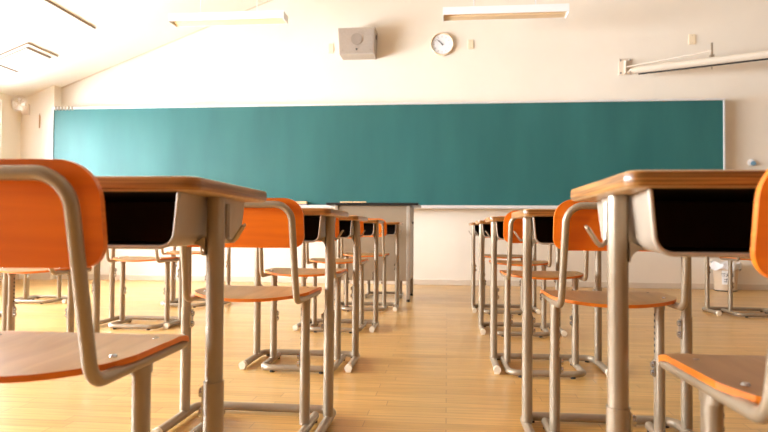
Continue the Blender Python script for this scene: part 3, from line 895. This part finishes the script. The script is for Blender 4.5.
# wall fan and hanging stick on the corner pillar
fn = thing('wall_fan', 'pale round wall fan on the corner pillar beside the windows', 'fan', (-5.10, 7.055, 2.10))
m = MB(); m.bbox(-0.035, 0.035, -0.03, 0, -0.10, 0.03, 0.006); m.build('mount', M['fan'], fn)
m = MB(); m.tube(fillet([(0, -0.02, -0.02), (0, -0.09, -0.02), (0.03, -0.14, 0.0)], 0.02), 0.012, 10)
m.cyl((0.04, -0.115, 0.0), 0.034, -0.075, 'y', 18); m.build('motor', M['fan'], fn)
m = MB()
for r_, yy in ((0.098, -0.20), (0.07, -0.222), (0.035, -0.228), (0.098, -0.19), (0.07, -0.175)):
    m.tube([(0.04 + r_ * math.cos(2 * PI * k / 28), yy, r_ * math.sin(2 * PI * k / 28)) for k in range(28)], 0.0025, 6, True)
for k in range(16):
    a = 2 * PI * k / 16
    m.tube([(0.04 + 0.03 * math.cos(a), -0.229, 0.03 * math.sin(a)), (0.04 + 0.07 * math.cos(a), -0.222, 0.07 * math.sin(a)), (0.04 + 0.098 * math.cos(a), -0.20, 0.098 * math.sin(a)), (0.04 + 0.07 * math.cos(a), -0.175, 0.07 * math.sin(a))], 0.0018, 5)
m.build('guard', M['fan'], fn)
for k in range(4):
    a0 = 2 * PI * k / 4; m = MB(); vs = []
    for r_, da, tw in ((0.018, 0.35, 0.010), (0.05, 0.50, 0.012), (0.085, 0.42, 0.008)):
        for sg in (-1, 1):
            for dy in (0, 0.0025): vs.append((0.04 + r_ * math.cos(a0 + sg * da), -0.198 + sg * tw + dy, r_ * math.sin(a0 + sg * da)))
    fs = []
    for j in range(2):
        b0 = j * 4
        fs += [(b0, b0 + 2, b0 + 6, b0 + 4), (b0 + 1, b0 + 5, b0 + 7, b0 + 3), (b0, b0 + 4, b0 + 5, b0 + 1), (b0 + 2, b0 + 3, b0 + 7, b0 + 6)]
    fs += [(0, 1, 3, 2), (8, 10, 11, 9)]
    m.add(vs, fs); m.build('blade', M['ceiling'], fn)
m = MB(); m.cyl((0.04, -0.190, 0), 0.018, -0.022, 'y', 16); m.build('hub', M['fan'], fn)

st = thing('hanging_stick', 'thin brown stick hanging on the corner pillar below the fan', 'stick', (-4.93, 7.055, 1.84))
m = MB(); m.tube([(0, -0.012, 0), (0, -0.012, 0.155)], 0.0075, 10); m.build('stick', M['stick'], st)
m = MB(); m.tube([(0, 0, 0.17), (0, -0.02, 0.17), (0, -0.02, 0.155)], 0.003, 8); m.build('hook', M['hook'], st)

# ------------------------------------------------------------------ waste bin
bn = thing('waste_bin', 'round cream waste bin with white bag rim and paper label', 'waste bin', (2.995, 7.045, 0))
m = MB(); n = 32
prof = [(0.0, 0.008), (0.105, 0.0), (0.110, 0.004), (0.124, 0.285), (0.128, 0.285), (0.128, 0.293), (0.120, 0.293), (0.106, 0.012), (0.0, 0.012)]
for (ra, za), (rb_, zb) in zip(prof[:-1], prof[1:]):
    A = [(ra * math.cos(2 * PI * k / n), ra * math.sin(2 * PI * k / n), za) for k in range(n)]
    B = [(rb_ * math.cos(2 * PI * k / n), rb_ * math.sin(2 * PI * k / n), zb) for k in range(n)]
    m.add(A + B, [(k, (k + 1) % n, n + (k + 1) % n, n + k) for k in range(n)], 0, True)
m.build('bucket', M['bin'], bn)
m = MB(); m.tube([(0.109 * math.cos(2 * PI * k / n), 0.109 * math.sin(2 * PI * k / n), 0.006) for k in range(n)], 0.005, 8, True); m.build('base_ring', M['black_rubber'], bn)
m = MB(); rings = []
for j, (r_, z) in enumerate([(0.112, 0.16), (0.121, 0.27), (0.126, 0.300), (0.138, 0.306), (0.142, 0.285), (0.145, 0.250), (0.143, 0.232)]):
    rings.append([((r_ + (0.007 * math.sin(7 * 2 * PI * k / 48 + j) + 0.004 * math.sin(17 * 2 * PI * k / 48)) * (1 if j > 1 else 0.2)) * math.cos(2 * PI * k / 48),
                   (r_ + (0.007 * math.sin(7 * 2 * PI * k / 48 + j) + 0.004 * math.sin(17 * 2 * PI * k / 48)) * (1 if j > 1 else 0.2)) * math.sin(2 * PI * k / 48),
                   z + (0.012 * math.sin(5 * 2 * PI * k / 48 + j) if j > 2 else 0)) for k in range(48)])
m.add([p for q in rings for p in q], [(j * 48 + k, j * 48 + (k + 1) % 48, (j + 1) * 48 + (k + 1) % 48, (j + 1) * 48 + k) for j in range(len(rings) - 1) for k in range(48)], 0, True)
m.build('bin_bag', M['bag'], bn)
m = MB(); na = 12; ps = []
for zz in (0.075, 0.222):
    for rr in (0.0, 0.0015):
        for k in range(na + 1):
            a = math.radians(-90 - 40 + 60 * k / na)
            R_ = 0.1105 + 0.0475 * zz * 1.06 + 0.001 + rr
            ps.append((R_ * math.cos(a), R_ * math.sin(a), zz))
q = na + 1; fs = []
for k in range(na):
    fs += [(k, k + 1, 2 * q + k + 1, 2 * q + k), (q + k, 3 * q + k, 3 * q + k + 1, q + k + 1), (k, q + k, q + k + 1, k + 1), (2 * q + k, 2 * q + k + 1, 3 * q + k + 1, 3 * q + k)]
m.add(ps, fs); lab = m.build('paper_label', M['paper'], bn)
# the two lines of dark lettering on the label
for txt, z, sz in (('燃える', 0.160, 0.042), ('ゴミ', 0.103, 0.042)):
    cu = bpy.data.curves.new('lettering', 'FONT'); cu.body = txt; cu.size = sz; cu.align_x = 'CENTER'
    cu.extrude = 0.0006; cu.offset = 0.0011
    cu.materials.append(M['clock_ink'])
    tmp = bpy.data.objects.new('lettering_curve', cu); COL.objects.link(tmp)
    bpy.context.view_layer.update()
    me = bpy.data.meshes.new_from_object(tmp.evaluated_get(bpy.context.evaluated_depsgraph_get()))
    bpy.data.objects.remove(tmp)
    a = math.radians(-90 - 13)
    for v in me.vertices:            # wrap the flat letters round the bucket
        zz = z + v.co.y
        R_ = 0.1105 + 0.0475 * zz * 1.06 + 0.0034 + v.co.z
        an = a + v.co.x / 0.12
        v.co = (R_ * math.cos(an), R_ * math.sin(an), zz)
    t = bpy.data.objects.new('lettering', me); COL.objects.link(t); t.parent = lab
